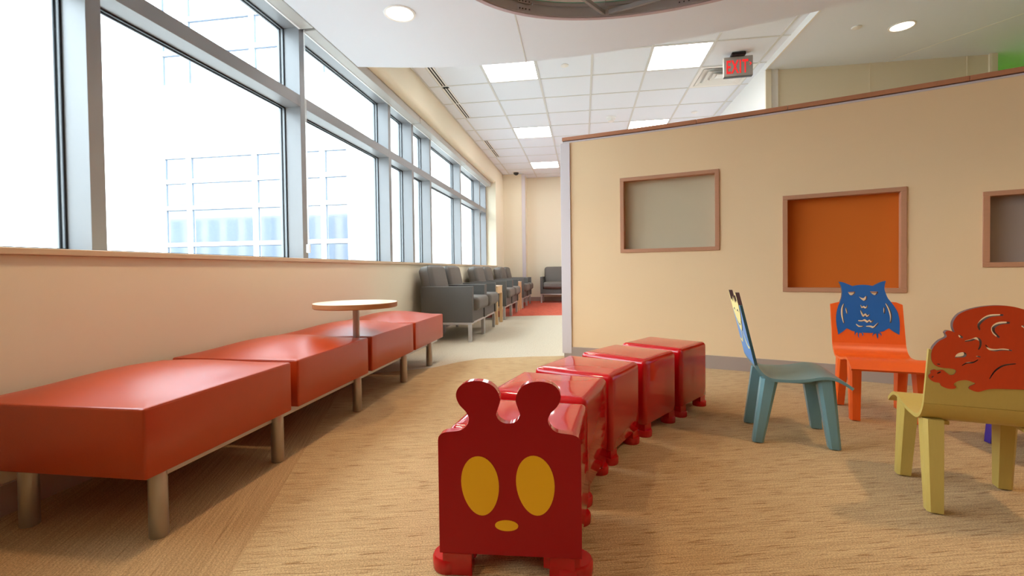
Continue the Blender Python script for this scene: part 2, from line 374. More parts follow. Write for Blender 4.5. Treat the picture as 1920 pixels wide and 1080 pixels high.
# curved partition
PW = lambda x: -.03702*x*x-.12346*x+4.40417
def pn(x):   # unit normal towards the play side, tangent
    t = Vector((1, -.07404*x-.12346)); t.normalize(); return Vector((t.y, -t.x)), t
def pp(x, d=0):
    n, t = pn(x); return (x+n.x*d, PW(x)+n.y*d)
NICHE = [(2.183, 2.90, .905, 1.52), (3.29, 3.933, .595, 1.278), (4.256, 4.86, .755, 1.208)]
part = sroot('wall_partition', 'curved tan partition with three framed recesses')
X0, X1 = 1.712, 6.0
xs = sorted(set([X0+(X1-X0)*k/60 for k in range(61)]+[v for n in NICHE for v in n[:2]]))
zs = sorted(set([0, 1.872]+[v for n in NICHE for v in n[2:]]))
pm = MB(); TH = .14
for a, b in zip(xs, xs[1:]):
    for c, d in zip(zs, zs[1:]):
        mx_, mz_ = (a+b)/2, (c+d)/2
        if any(n[0] < mx_ < n[1] and n[2] < mz_ < n[3] for n in NICHE): continue
        p, q = pp(a), pp(b); pm.add([(*p, c), (*q, c), (*q, d), (*p, d)], [(0, 1, 2, 3)])
    p, q = pp(a, -TH), pp(b, -TH); pm.add([(*p, 0), (*q, 0), (*q, 1.872), (*p, 1.872)], [(0, 3, 2, 1)])
    r, s_ = pp(a), pp(b); pm.add([(*p, 1.872), (*q, 1.872), (*s_, 1.872), (*r, 1.872)], [(0, 1, 2, 3)])
for xx in (X0, X1):
    p, q = pp(xx), pp(xx, -TH); pm.add([(*p, 0), (*q, 0), (*q, 1.872), (*p, 1.872)], [(0, 1, 2, 3)])
pm.build('wall_skin', M['partition'], part)
def ribbon(x0, x1, d0, d1, z0, z1, n=40):
    mb = MB(); rs = []
    for k in range(n+1):
        x = x0+(x1-x0)*k/n; a, b = pp(x, d1), pp(x, d0); rs.append([(*a, z0), (*a, z1), (*b, z1), (*b, z0)])
    return mb.rings(rs)
for a, b in ((X0-.004, 2.75), (2.752, 3.32), (3.322, 4.2), (4.202, 5.1), (5.102, X1)):
    ribbon(a, b, -TH-.012, .012, 1.884, 1.914, 14).build('cap', M['cap'], part, bevel=.002)
ribbon(X0, X1, .0, .003, 1.866, 1.878).build('shadow_bead', M['lilac'], part)
ribbon(X0, X1, -.05, .002, 1.878, 1.885).build('cap_shadow', M['edge'], part)  # dark strip painted as the shadow of the reveal under the cap
ribbon(X0-.004, X1, .0, .012, 0, .1).build('baseboard', M['base'], part)
gm = ribbon(X0-.02, X0+.062, .0, .0145, .045, 1.862, 4)
p0, p1, p2, p3 = pp(X0-.02, .014), pp(X0-.02, -TH), pp(X0-.002, -TH), pp(X0-.002, .014)
gm.prism([p0, p1, p2, p3], .045, 1.862); gm.build('corner_guard', M['lilac'], part, bevel=.002)
NL = [('framed recess with grey-green board, nearest the partition end', 'panel_grey'), ('framed recess with orange board above the owl chair', 'panel_or'), ('framed recess with mauve-grey board, cut by the right edge', 'panel_mauve')]
for (a, b, c, d), (lb, pmn) in zip(NICHE, NL):
    rt_ = thing('wall_niche', lb, 'framed recess', (0, 0, 0), group='framed recesses on the curved partition')
    DP, FW = -.06, .029
    ribbon(a+.002, b-.002, DP-.01, DP, c, d, 10).build('back_board', M[pmn], rt_)
    ribbon(a, b, DP, .008, d-FW, d, 10).build('frame_rail', M['oak'], rt_, bevel=.002)
    ribbon(a, b, DP, .008, c, c+FW, 10).build('frame_rail', M['oak'], rt_, bevel=.002)
    ribbon(a, a+FW*1.02, DP, .0085, c+FW, d-FW, 2).build('frame_rail', M['oak'], rt_, bevel=.002)
    ribbon(b-FW*1.02, b, DP, .0085, c+FW, d-FW, 2).build('frame_rail', M['oak'], rt_, bevel=.002)

# windows: eight bays, each its own window
XM, XG = -.213, -.335
MY = [.17, 1.712, 3.245, 4.855, 5.55, 6.235, 7.84, 9.36, 9.975]; MW = .065
for i in range(len(MY)-1):
    wn = sroot('window_%d' % (i+1)); y0, y1 = MY[i], MY[i+1]
    MB().box(XG-.06, XM, y0, y0+MW, SILL-.03, 2.66).build('mullion', M['alu'], wn, bevel=.002)
    if i == len(MY)-2: MB().box(XG-.06, XM, y1, y1+MW-.004, SILL-.03, 2.66).build('mullion', M['alu'], wn, bevel=.002)
    a, b = y0+MW, y1
    MB().box(XG-.06, XM, a, b, 2.025, 2.11).build('transom', M['alu'], wn, bevel=.002)
    MB().box(XG-.06, XM, a, b, 2.615, 2.70).build('head_rail', M['alu'], wn, bevel=.002)
    MB().box(XG-.06, XM-.04, a, b, SILL-.03, SILL+.012).build('sill_rail', M['alu'], wn, bevel=.002)
    for z0, z1 in ((SILL+.012, 2.025), (2.11, 2.615)):
        MB().box(XG-.012, XG-.006, a, b, z0, z1).build('pane', M['glass'], wn)
        for xg in (XG-.001, XG-.03):
            gk = MB(); t = .009
            gk.box(xg-.006, xg, a, a+t, z0, z1).box(xg-.006, xg, b-t, b, z0, z1).box(xg-.006, xg, a+t, b-t, z0, z0+t).box(xg-.006, xg, a+t, b-t, z1-t, z1)
            gk.build('gasket', M['gasket'], wn)

# roller shades tucked under the header
SHY = [(.205, 3.255, 'over the two big panes on the left'), (3.285, 5.56, 'between the second and fourth posts'), (5.575, 7.865, 'in the middle of the window row'), (7.875, 10.03, 'at the far end of the window row')]
for y0, y1, lb in SHY:
    sh = thing('roller_shade', 'grey roller shade cassette ' + lb, 'roller shade', (0, 0, 0), group='roller shades along the window head')
    MB().box(-.2, -.1, y0, y1, 2.602, 2.688).build('cassette', M['shade'], sh, bevel=.004)
    MB().box(-.212, -.196, y0+.01, y1-.01, 2.598, 2.62).build('hem_bar', M['shade_bar'], sh, bevel=.003)
    if y1 < 5:
        ch = MB(); yc = y1+.012 if y1 > 3 else y1
        for dx in (-.188, -.180): ch.cyl((dx, yc, .98), (dx, yc, 2.605), .0022, n=6)
        ch.build('bead_chain', M['plastic'], sh)
        MB().box(-.2, -.17, yc-.008, yc+.008, .925, .99).build('chain_clip', M['plastic'], sh, bevel=.004)

# ---------------------------------------------------------------- outside
struct(MB().box(-80, -.45, -60, 60, -4.2, -4).build('ground_outside', M['paving']))
fb = thing('building', 'overexposed white building with two rows of gridded windows across the courtyard', 'building', (0, 0, 0))
FY = 17.0; xsL = [-15.42, -14.2, -11.2, -8.24, -7.11]; zL = [5.66, 4.62, 3.52, 2.0, .6, -.9]; zU = [13.9, 12.6, 11.24, 9.92, 8.52]
wb = MB()
wb.box(-40, -15.42, FY, FY+.5, -4, 18).box(-7.11, -.45, FY, FY+.5, -4, 18)
wb.box(-15.42, -7.11, FY, FY+.5, -4, -.9).box(-15.42, -7.11, FY, FY+.5, 5.66, 8.52).box(-15.42, -7.11, FY, FY+.5, 13.9, 18)
wb.build('facade', M['facade'], fb)
MB().box(-15.6, -7.0, FY-.12, FY, 5.95, 6.05).build('ledge', M['ffr'], fb)
MB().box(-15.6, -7.0, FY-.12, FY, 7.2, 7.28).build('ledge', M['ffr'], fb)
MB().box(-7.05, -6.85, FY-.06, FY, -4, 12.8).build('downpipe', M['alu'], fb)
for zz in (zL, zU):
    for a, b in zip(xsL, xsL[1:]):
        for d, c in zip(zz, zz[1:]):
            f = MB().box(a, a+.09, FY+.05, FY+.22, c, d).box(b-.09, b, FY+.05, FY+.22, c, d).box(a+.09, b-.09, FY+.05, FY+.22, c, c+.08).box(a+.09, b-.09, FY+.05, FY+.22, d-.08, d).build('window', M['ffr'], fb)
            MB().box(a+.05, b-.05, FY+.16, FY+.2, c+.05, d-.05).build('pane', M['fpane'], f)
            MB().box(a+.088, a+.13, FY+.13, FY+.16, c+.08, d-.08).box(a+.088, b-.088, FY+.13, FY+.16, d-.115, d-.08).build('shadow_line', M['fshadow_win'], f)  # grey strips stand in for shadow lines around the recessed panes
nb = thing('neighbour_building', 'pale grey block across the courtyard seen only as a reflection in the gridded windows', 'building', (0, 0, 0))
MB().box(-60, -19, -26, -14, -4, 7.4).box(-60, -39, -25, -14.5, 7.4, 9.8).build('wall', M['fdark'], nb)
MB().box(-60.3, -18.7, -26.3, -13.7, 7.4, 7.6).box(-60.3, -38.7, -25.3, -14.2, 9.8, 10).build('roof', M['ffr'], nb)
for k in range(16): MB().box(-58+k*2.4, -56.6+k*2.4, -14.02, -13.95, -1, 7).build('window', M['fshadow_win'], nb)
# ---------------------------------------------------------------- ceiling lamps and fittings
def troffer(i, j, label):
    x0, y0 = TX[i], TY[j]; t = thing('ceiling_light', label, 'ceiling light', (x0+.3048, y0+.3048, 3.04), group='square fluorescent ceiling lights')
    MB().box(-.285, .285, -.285, .285, .004, .008).build('diffuser', M['lens'], t)
    f = MB(); a, b = .2925, .285
    f.box(-a, a, -a, -b, -.001, .03).box(-a, a, b, a, -.001, .03).box(-a, -b, -b, b, -.001, .03).box(b, a, -b, b, -.001, .03).build('frame', M['tee'], t)
    MB().box(-.29, .29, -.29, .29, .03, .045).build('housing', M['tee'], t)
for k, lb in {(2, 4): 'square ceiling light at the edge of the dropped ceiling, left of the pair', (2, 8): 'square ceiling light, second down the left column', (2, 12): 'square ceiling light nearest the far wall',
              (5, 4): 'large square ceiling light left of the EXIT sign', (5, 8): 'square ceiling light half hidden by the top of the partition'}.items(): troffer(*k, lb)
def downlight(x, y, z, label, e=1.0):
    t = thing('downlight', label, 'ceiling light', (x, y, z), group='round recessed downlights')
    MB().lathe([(.105, .001), (.105, -.004), (.092, -.006), (.088, -.003), (.088, .001)], n=40).build('trim_ring', M['plastic'], t, smooth=40)
    MB().lathe([(.001, -.0012), (.0885, -.0012), (.0885, -.0002), (.001, -.0002)], n=40).build('lens', M['dlens'], t)
    l = bpy.data.lights.new('downlight_beam', 'SPOT'); l.energy = DOWN*e; l.color = WARM; l.spot_size = math.radians(125); l.spot_blend = .8; l.shadow_soft_size = .09
    lo = bpy.data.objects.new('downlight_beam', l); C.objects.link(lo); lo.parent = t; lo.location = (0, 0, -.02)
downlight(.68, 3.0, 2.5, 'round downlight in the dropped ceiling near the windows')
downlight(4.81, 4.845, 2.98, 'round downlight in the right ceiling above the partition', 1.5)
downlight(.72, 1.45, 2.5, 'round downlight above the near end of the red bench, outside the view', 1.2)
downlight(3.9, 1.5, 2.5, 'unseen round downlight added above the yellow child chair to brighten the right side', 2.2)  # added lamp out of view, brightens the carpet and chairs on the right
downlight(2.7, -.9, 2.5, 'unseen round downlight added behind the viewpoint as fill light', 1.5)  # added fill lamp, lifts the faces turned towards the camera
def slot(y0, y1, label):
    t = thing('slot_diffuser', label, 'air diffuser', (.21, (y0+y1)/2, 3.04), group='linear slot diffusers by the windows'); h = (y1-y0)/2
    MB().box(-.045, .045, -h, h, .0025, .012).build('plenum', M['dark'], t)
    for a, b in ((-.045, -.026), (-.007, .007), (.026, .045)): MB().box(a, b, -h, h, -.003, .0024).build('slat', M['plastic'], t)
slot(4.40, 5.56, 'linear slot diffuser starting under the dropped ceiling edge'); slot(5.64, 6.77, 'linear slot diffuser, the middle one of three'); slot(8.04, 9.2, 'linear slot diffuser nearest the far wall')
t = thing('air_vent', 'square white louvred ceiling vent behind the EXIT sign', 'air vent', (TX[6]+.3048, TY[5]+.3048, 3.04))
def sq(mb, a, b, za, zb):   # sloped square ring from half-size a at za to b at zb
    mb.rings([[(-a, -a, za), (a, -a, za), (a, a, za), (-a, a, za)], [(-b, -b, zb), (b, -b, zb), (b, b, zb), (-b, b, zb)],
              [(-b-.004, -b-.004, zb+.003), (b+.004, -b-.004, zb+.003), (b+.004, b+.004, zb+.003), (-b-.004, b+.004, zb+.003)], [(-a-.004, -a-.004, za+.003), (a+.004, -a-.004, za+.003), (a+.004, a+.004, za+.003), (-a-.004, a+.004, za+.003)]], False, False); return mb
fr = MB()
for a, b in ((.30, .262),): fr.box(-a, a, -a, -b, -.004, .01).box(-a, a, b, a, -.004, .01).box(-a, -b, -b, b, -.004, .01).box(b, a, -b, b, -.004, .01)
fr.build('frame', M['plastic'], t)
for a in (.255, .185, .115): sq(MB(), a, a-.055, -.008, .016).build('louvre', M['plastic'], t)
MB().box(-.06, .06, -.06, .06, -.002, .002).build('centre_plate', M['plastic'], t)
MB().box(-.29, .29, -.29, .29, .022, .028).build('throat', M['plastic'], t)
# EXIT sign
ex = thing('exit_sign', 'grey EXIT sign with red letters hanging from the tile ceiling', 'exit sign', (3.52, 5.3, 0), math.radians(-3))
MB().box(-.145, .145, -.022, .022, 2.795, 3.005).build('face_panel', M['sign'], ex, bevel=.006)
MB().box(-.143, -.1425+.0, -.02, .02, 2.80, 3.0).box(-.14, .14, -.02, .02, 2.792, 2.796).build('side_trim', M['black'], ex)
MB().prism([(-.07, -.06), (.07, -.06), (.07, .06), (-.07, .06)], 3.004, 3.038).build('canopy', M['black'], ex, bevel=.01)
def letters(txt, size, sx, bold=.0):
    cu = bpy.data.curves.new('letters', 'FONT'); cu.body = txt; cu.size = size; cu.align_x = 'CENTER'; cu.extrude = .001; cu.space_character = 1.12; cu.offset = bold
    ob = bpy.data.objects.new('tmp', cu); C.objects.link(ob); bpy.context.view_layer.update()
    me = bpy.data.meshes.new_from_object(ob.evaluated_get(bpy.context.evaluated_depsgraph_get())); bpy.data.objects.remove(ob)
    for v in me.vertices: v.co = (v.co.x*sx, -v.co.z, v.co.y)
    me.materials.clear(); me.materials.append(M['exit_red']); return me
me = letters('EXIT', .195, .5, .003); o = inst(me, 'letters', ex, (-.012, -.0235, 2.83))
MB().bar((.112, -.0235, 2.935), (.128, -.0235, 2.917), .002, .007).bar((.128, -.0235, 2.919), (.112, -.0235, 2.901), .002, .007).build('arrow', M['exit_red'], ex)
# small ceiling fittings
def disc(name, x, y, z, r, h, label, cat, mt='plastic', grp=None):
    t = thing(name, label, cat, (x, y, z), group=grp)
    MB().lathe([(r, 0), (r, -h*.5), (r*.75, -h), (.001, -h)], n=28).build('cover', M[mt], t, smooth=50); return t
disc('sprinkler_cover', 1.693, 5.255, 3.0425, .045, .012, 'white round sprinkler cover right of the first ceiling light', 'sprinkler cover')
disc('sprinkler_cover', 3.50, 7.16, 3.0425, .045, .012, 'white round sprinkler cover below the ceiling vent', 'sprinkler cover')
disc('sprinkler_cover', 4.40, 4.79, 2.98, .042, .012, 'white round sprinkler cover on the drywall ceiling left of the downlight', 'sprinkler cover')
sd = disc('smoke_detector', 2.31, 7.165, 3.0425, .075, .035, 'white round smoke detector in the tile ceiling', 'smoke detector')
MB().lathe([(.05, -.035), (.05, -.058), (.03, -.07), (.001, -.07)], n=24).build('sensor', M['plastic'], sd, smooth=50)
dc = disc('dome_camera', .361, 10.72, 3.0425, .09, .02, 'dark dome security camera at the far ceiling corner', 'camera')
MB().lathe([(.062*cs(a), -.02-.062*sn(a)) for a in [PI/2*k/7 for k in range(7)]]+[(.001, -.082)], n=20).build('dome', M['black'], dc, smooth=60)

# ring luminaire under the dropped ceiling
rg = thing('ring_pendant', 'large grey metal hoop with spokes under the dropped ceiling', 'ceiling ring', (2.6, 2.0, 2.4), math.radians(-25))
A_, B_ = 1.55, 1.0; NR = 96
el = lambda d, z: [((A_-d)*cs(2*PI*k/NR), (B_-d)*sn(2*PI*k/NR), z) for k in range(NR)]
r_ = MB(); prof = [(0, 0), (0, .092), (.03, .092), (.03, .07), (.022, .066), (.022, .056), (.03, .052), (.03, .004), (.022, 0)]
rr_ = [el(d, z) for d, z in prof]; r_.rings(rr_+[rr_[0]], False, False); r_.build('hoop', M['ring'], rg, smooth=30)
q = [el(-.003, 0), el(-.003, -.004), el(.024, -.004), el(.024, 0)]; MB().rings(q+[q[0]], False, False).build('bottom_rim', M['ring_rim'], rg, smooth=30)
MB().rings([el(.0305, .0925), el(.0305, .0955)], True, True).build('top_panel', M['acrylic'], rg)
q = [el(.0302, .089), el(.0302, .0925), el(.034, .0925), el(.034, .089)]; MB().rings(q+[q[0]], False, False).build('panel_edge', M['teal_edge'], rg, smooth=30)
def on_ring(wx, wy):  # parameter angle of the ring point nearest a world point
    c_, s__ = cs(math.radians(25)), sn(math.radians(25)); x, y = wx-2.6, wy-2.0
    return math.atan2((x*s__+y*c_)/B_, (x*c_-y*s__)/A_)
def rp(a, d, z): return Vector(((A_-d)*cs(a), (B_-d)*sn(a), z))
def local(wx, wy):
    c_, s__ = cs(math.radians(25)), sn(math.radians(25)); x, y = wx-2.6, wy-2.0; return (x*c_-y*s__, x*s__+y*c_)
for wx, wy in ((1.50, 2.98), (2.53, 3.06), (1.2, 2.4), (3.9, 1.6)):
    a = on_ring(wx, wy); da = .04
    for z0, z1 in ((.006, .045), (.058, .088)):
        pl = MB(); pts = []
        for k in range(5):
            aa = a+da*(k/2-1); p, q = rp(aa, .030, z0), rp(aa, .034, z0); pts.append([tuple(p), tuple(q), (q.x, q.y, z1), (p.x, p.y, z1)])
        so = pl.rings(pts).build('splice_plate', M['ring_plate'], rg)
        bl = MB()
        for aa in (a-.03, a-.008, a+.012, a+.03): bl.cyl(rp(aa, .033, (z0+z1)/2-.004), rp(aa, .038, (z0+z1)/2-.004), .004, n=8)
        bl.build('bolts', M['bolt'], so)
jx, jy = local(2.03, 3.095)
for wx, wy in ((1.62, 2.50), (2.83, 2.80)):
    ex_, ey_ = local(wx, wy); d = Vector((ex_-jx, ey_-jy, 0)).normalized(); L_ = 1.25
    MB().bar((jx, jy, .022), (jx+d.x*L_, jy+d.y*L_, .022), .02, .026).build('spoke', M['alu'], rg, bevel=.002)
MB().box(jx-.035, jx+.03, jy-.01, jy+.012, .006, .04).build('spoke_bracket', M['ring_plate'], rg, bevel=.002)
for wx, wy in ((2.03, 3.0), (1.58, 2.93), (2.5, 2.98)):
    lx, ly = local(wx, wy); MB().cyl((lx, ly, .03), (lx, ly, .094), .0012, n=6).cyl((lx, ly, .028), (lx, ly, .04), .004, n=8).build('hanger_wire', M['alu'], rg)
# green lamp in the side bay
gl = thing('wall_washer', 'green strip lamp behind the partition washing the bay wall', 'lamp', (7.4, 6.05, 1.72))
MB().box(-1.1, 1.1, -.05, .05, -.06, 0).build('housing', M['black'], gl, bevel=.005)
MB().box(-1.09, 1.09, -.04, .04, .0, .006).build('lens', M['green_lens'], gl)
MB().cyl((-.9, 0, -.06), (-.9, 0, -1.72), .02).cyl((.9, 0, -.06), (.9, 0, -1.72), .02).build('stand', M['black'], gl)

# ---------------------------------------------------------------- red bench and its table
bn = thing('bench', 'long red-orange vinyl bench of four cushions below the windows', 'bench', (0, 0, 0))
CY = [(1.127, 1.793), (1.839, 2.505), (2.550, 3.222), (3.263, 3.940)]
for y0, y1 in CY:
    c = pad(MB(), .035, .655, y0, y1, .196, .400, rc=.008, re=.009, crown=.052, rb=.004).build('seat_cushion', M['vinyl'], bn, smooth=50)
    ring = [(x, y, .3955) for x, y, z in rrect(.035+.004, .655-.004, y0+.004, y1-.004, .014, 0)]
    MB().tube(ring, .0028, 6, closed=True).build('piping', M['vinyl'], c, smooth=60)
MB().box(.575, .615, 1.19, 3.9, .165, .196).build('front_rail', M['silver'], bn, bevel=.003)
MB().box(.08, .12, 1.19, 3.9, .165, .196).build('back_rail', M['silver'], bn, bevel=.003)
for y in (1.36, 1.73, 2.42, 3.1, 3.88): MB().box(.12, .575, y, y+.03, .165, .196).build('cross_rail', M['silver'], bn)
leg = MB().lathe([(.0235, 0), (.025, .004), (.025, .17), (.022, .196)], n=24).mesh('leg', M['steel'], 40)
for y in (1.195, 1.74, 2.425, 3.105, 3.655):
    for x in (.622, .16): inst(leg, 'leg', bn, (x, y, 0))
tb = thing('bench_table', 'small round wooden table on a steel post rising between the bench cushions', 'table', (.572, 2.5275, 0))
MB().lathe([(.002, .588), (.233, .588), (.233, .5995), (.231, .601), (.002, .601)], n=64).build('top', M['table_top'], tb, smooth=30)
MB().lathe([(.002, .571), (.229, .571), (.233, .575), (.2335, .5985), (.231, .5985), (.002, .588)], n=64).build('edge_band', M['table_edge'], tb, smooth=30)
MB().cyl((0, 0, .166), (0, 0, .572), .0185, n=24).build('post', M['steel'], tb, smooth=40)
MB().lathe([(.001, .565), (.07, .565), (.07, .571), (.001, .571)], n=24).build('mount_plate', M['steel'], tb, smooth=40)

# ---------------------------------------------------------------- grey armchairs (local: facing +x, back near x=0)
def armchair():
    t = thing('armchair', '', 'armchair', (0, 0, 0), group='dark grey armchairs in the lounge'); W = .686
    for y0 in (0, W-.062):
        a = MB().box(.10, .682, y0, y0+.062, .212, .605).build('arm', M['fabric2'], t, bevel=.006)
        p = MB(); yy = y0+.003
        for yy in (y0+.004, y0+.058): p.tube([(.10, yy, .602), (.679, yy, .602), (.679, yy, .215)], .0035, 6)
        p.build('piping', M['fabric'], a, smooth=60)
    pad(MB(), .20, .735, .068, W-.068, .335, .485, rc=.045, re=.045, crown=.012, rb=.03).build('seat_cushion', M['fabric'], t, smooth=50)
    MB().box(.12, .665, .062, W-.062, .212, .337).build('seat_base', M['fabric2'], t, bevel=.004)
    b = pad(MB(), -.245, .245, -.275, .275, -.13, .03, rc=.06, re=.05, crown=.015, rb=.03).build('back_cushion', M['fabric'], t, smooth=50)
    b.rotation_euler = (0, PI/2-math.radians(12), 0); b.location = (.215, W/2, .60)
    seam_ = [(x, y, -.018) for x, y, z in rrect(-.2465, .2465, -.2765, .2765, .06, 0)]
    MB().tube(seam_, .003, 6, closed=True).build('piping', M['fabric2'], b, smooth=60)
    fr = MB().box(.12, .66, .004, .03, .188, .212).box(.12, .66, W-.03, W-.004, .188, .212).box(.635, .66, .03, W-.03, .188, .212).box(.12, .145, .03, W-.03, .188, .212)
    fr.build('base_frame', M['silver'], t, bevel=.002)
    lg = MB().box(-.0175, .0175, -.0175, .0175, 0, .19).mesh('leg', M['silver'])
    for x in (.645, .135):
        for y in (.022, W-.022): inst(lg, 'leg', t, (x, y, 0))
    return t
ac = armchair()
AL = [(4.89, 'dark grey armchair next to the red bench, nearest of the row'), (5.58, 'dark grey armchair second in the row, against the first one'), (7.10, 'dark grey armchair just past the first wooden table'),
      (7.79, 'dark grey armchair fourth in the row, before the second wooden table'), (9.28, 'dark grey armchair just past the second wooden table'), (9.97, 'dark grey armchair at the far end of the window row')]
for i, (y, lb) in enumerate(AL):
    if i == 0: ac.location = (.012, y, 0); ac['label'] = lb
    else: dup(ac, (.012, y, 0), 0, lb)
dup(ac, (.885, 11.45, 0), -PI/2, 'dark grey armchair facing us against the far wall, partly behind the partition')
# wooden side tables
def side_table():
    t = thing('side_table', '', 'table', (0, 0, 0), group='small wooden side tables between armchairs'); h = .205
    MB().box(-h, h, -h, h, .535, .55).build('top', M['table_top'], t, bevel=.003)
    ap = MB().box(-h+.004, h-.004, -h+.004, -h+.026, .44, .535).box(-h+.004, h-.004, h-.026, h-.004, .44, .535).box(-h+.004, -h+.026, -h+.026, h-.026, .44, .535).box(h-.026, h-.004, -h+.026, h-.026, .44, .535)
    ap.build('apron', M['maple'], t, bevel=.002)
    lg = MB().box(-.02, .02, -.02, .02, 0, .44).mesh('leg', M['maple'])
    for x in (-1, 1):
        for y in (-1, 1): inst(lg, 'leg', t, (x*(h-.022), y*(h-.022), 0))
    return t
st = side_table(); st.location = (.47, 6.675, 0); st['label'] = 'square wooden side table between the second and third armchairs'
dup(st, (.47, 8.88, 0), 0, 'square wooden side table farther back, between the fourth and fifth armchairs')

# ---------------------------------------------------------------- caterpillar bench
ct = thing('caterpillar_bench', 'glossy red caterpillar bench of five blocks with an eared flat face', 'bench', (1.70, 1.137, 0))
ox, oy = 1.70, 1.137
# outer (right-hand) foot pairs measured on the floor: front, rear of each block
FT = [((1.872, 1.18), (1.895, 1.425)), ((1.902, 1.535), (1.967, 1.785)), ((2.006, 1.868), (2.118, 2.108)), ((2.176, 2.190), (2.330, 2.418)), ((2.394, 2.50), (2.556, 2.731))]
BW = .352
foot = MB().lathe([(.001, 0), (.035, 0), (.037, .003), (.037, .026), (.034, .030), (.001, .030)], n=24).mesh('foot_pad', M['cat'], 45)
for i, (f0, f1) in enumerate(FT):
    d = Vector((f1[0]-f0[0], f1[1]-f0[1])).normalized(); n = Vector((-d.y, d.x))      # n points to the left side
    mid = Vector(((f0[0]+f1[0])/2, (f0[1]+f1[1])/2)); c = mid+n*(BW/2+.012)
    ang = math.atan2(d.y, d.x)-PI/2
    L0 = .165 if i else .130
    b = pad(MB(), -BW/2, BW/2, -L0, .165, .058, .358, rc=.02, re=.024, crown=.004, rb=.005, n=7).build('body_block', M['cat'], ct, smooth=50)
    b.location = (c.x-ox, c.y-oy, 0); b.rotation_euler = (0, 0, ang)
    for sx in (-1, 1):
        for k, yy in enumerate((-.128, .128)):
            lg = MB().box(sx*.09, sx*.168, yy-.032, yy+.032, .028, .06).build('leg', M['cat'], b)
            pd = inst(foot, 'foot_pad', b, (sx*.148, yy, 0))
hd_pts = [(-.179, .056), (-.179, .336), (-.1757, .348), (-.160, .357), (-.124, .362), (-.1065, .373), (-.099, .390), (-.105, .407), (-.124, .428), (-.131, .451), (-.1215, .471), (-.099, .483), (-.0686, .485), (-.041, .476), (-.025, .459), (-.0195, .438), (-.025, .419), (-.0296, .403), (-.022, .389), (-.008, .3825)]
def half(poly): return poly+[(-x, z) for x, z in poly[::-1]]
hp = half([(x, .062+(z-.056)*1.02) for x, z in hd_pts])
sm = [hp[0]]+catmull(hp[1:-1], 5, False)+[hp[-1]]
hy = .012
fmap = lambda u, v, w_: Vector((u, hy-w_, v))
fc = plate('face_panel', sm, [], .026, fmap, [M['cat_face'], M['cat']], ct)
fc.rotation_euler = (0, 0, math.radians(3.0)); fc.location = (-.012, 0, 0)
def blob(cx, cz, rx, rz, skew=0, n=40):
    return [(cx+rx*cs(2*PI*k/n)*(1+skew*sn(2*PI*k/n)), cz+rz*sn(2*PI*k/n)) for k in range(n)]
emap = lambda u, v, w_: Vector((u, hy-.0135-w_, v))
for cx, cz in ((-.0725, .236), (.066, .241)): plate('eye', [(x-(z-cz)*.05, z) for x, z in blob(cx, cz, .0475, .0745, .07)], [], .002, emap, [M['yellow'], M['yellow']], fc)
plate('mouth', blob(-.007, .138, .0292, .0135), [], .002, emap, [M['yellow'], M['yellow']], fc)
for sx in (-1, 1):
    MB().box(sx*.098, sx*.174, hy-.006, hy+.03, .0, .058).build('leg', M['cat'], fc, bevel=.002)
    MB().lathe([(.001, 0), (.042, 0), (.044, .004), (.044, .032), (.04, .037), (.001, .037)], (sx*.165, hy+.035), n=24).build('foot_pad', M['cat'], fc, smooth=45)

# ---------------------------------------------------------------- children's animal chairs (local: facing -y)
PROF = [(-.181, .345), (-.170, .323), (-.152, .302), (-.128, .288), (-.100, .283), (-.04, .284), (.018, .291), (.060, .301), (.092, .304), (.122, .298), (.150, .284), (.178, .264)]
BY = lambda v: .181+(v-.345)*.225
bmap = lambda u, v, w_: Vector((u, BY(v)+w_, v))
HW = .166
def kid_chair(label, cmat, loc, rotz, group='animal-backed children chairs'):
    t = thing('child_chair', label, 'chair', loc, rotz, group)
    P = catmull(PROF, 5, False); th = .012; up_ = []; lo_ = []
    for i, p in enumerate(P):
        a = P[max(0, i-1)]; b = P[min(len(P)-1, i+1)]; dx, dz = b[0]-a[0], b[1]-a[1]; l = math.hypot(dx, dz); nx, nz = -dz/l, dx/l
        if nz < 0 and False: nx, nz = -nx, -nz
        up_.append((p[0]+nx*th/2, p[1]+nz*th/2)); lo_.append((p[0]-nx*th/2, p[1]-nz*th/2))
    sh = MB(); cols = 6; xsn = [-HW+2*HW*k/cols for k in range(cols+1)]
    poly = up_+lo_[::-1]
    sh.rings([[(x, -s, z) for s, z in poly] for x in xsn]); sh.build('seat', cmat, t, smooth=35)
    for sx in (-1, 1):
        for sf, st_, fy, in ((-.172, -.125, 1), (.118, .085, -1)):
            xt, xb = sx*.132, sx*.138; a, b = .025, .033; ab, bb_ = .020, .022
            top = [(xt-a, -st_-b), (xt+a*.6, -st_-b), (xt+a, -st_-b*.6), (xt+a, -st_+b*.6), (xt+a*.6, -st_+b), (xt-a, -st_+b)] if sx > 0 else [(xt+a, -st_-b), (xt+a, -st_+b), (xt-a*.6, -st_+b), (xt-a, -st_+b*.6), (xt-a, -st_-b*.6), (xt-a*.6, -st_-b)]
            bot = [(xb+(px-xt)*ab/a, -sf+(py+st_)*bb_/b) for px, py in top]
            zt = .286 if sf < 0 else .296
            l = MB().rings([[(x, y, .004) for x, y in bot], [(x, y, zt) for x, y in top]]).build('leg', cmat, t)
            MB().cyl((xb, -sf, 0), (xb, -sf, .0045), .015, n=12).build('glide', M['black'], l)
    MB().box(-.11, .11, -.02, .02, .266, .279).box(-.12, -.085, -.11, .13, .266, .279).box(.085, .12, -.11, .13, .266, .279).build('under_frame', cmat, t, bevel=.002)
    return t
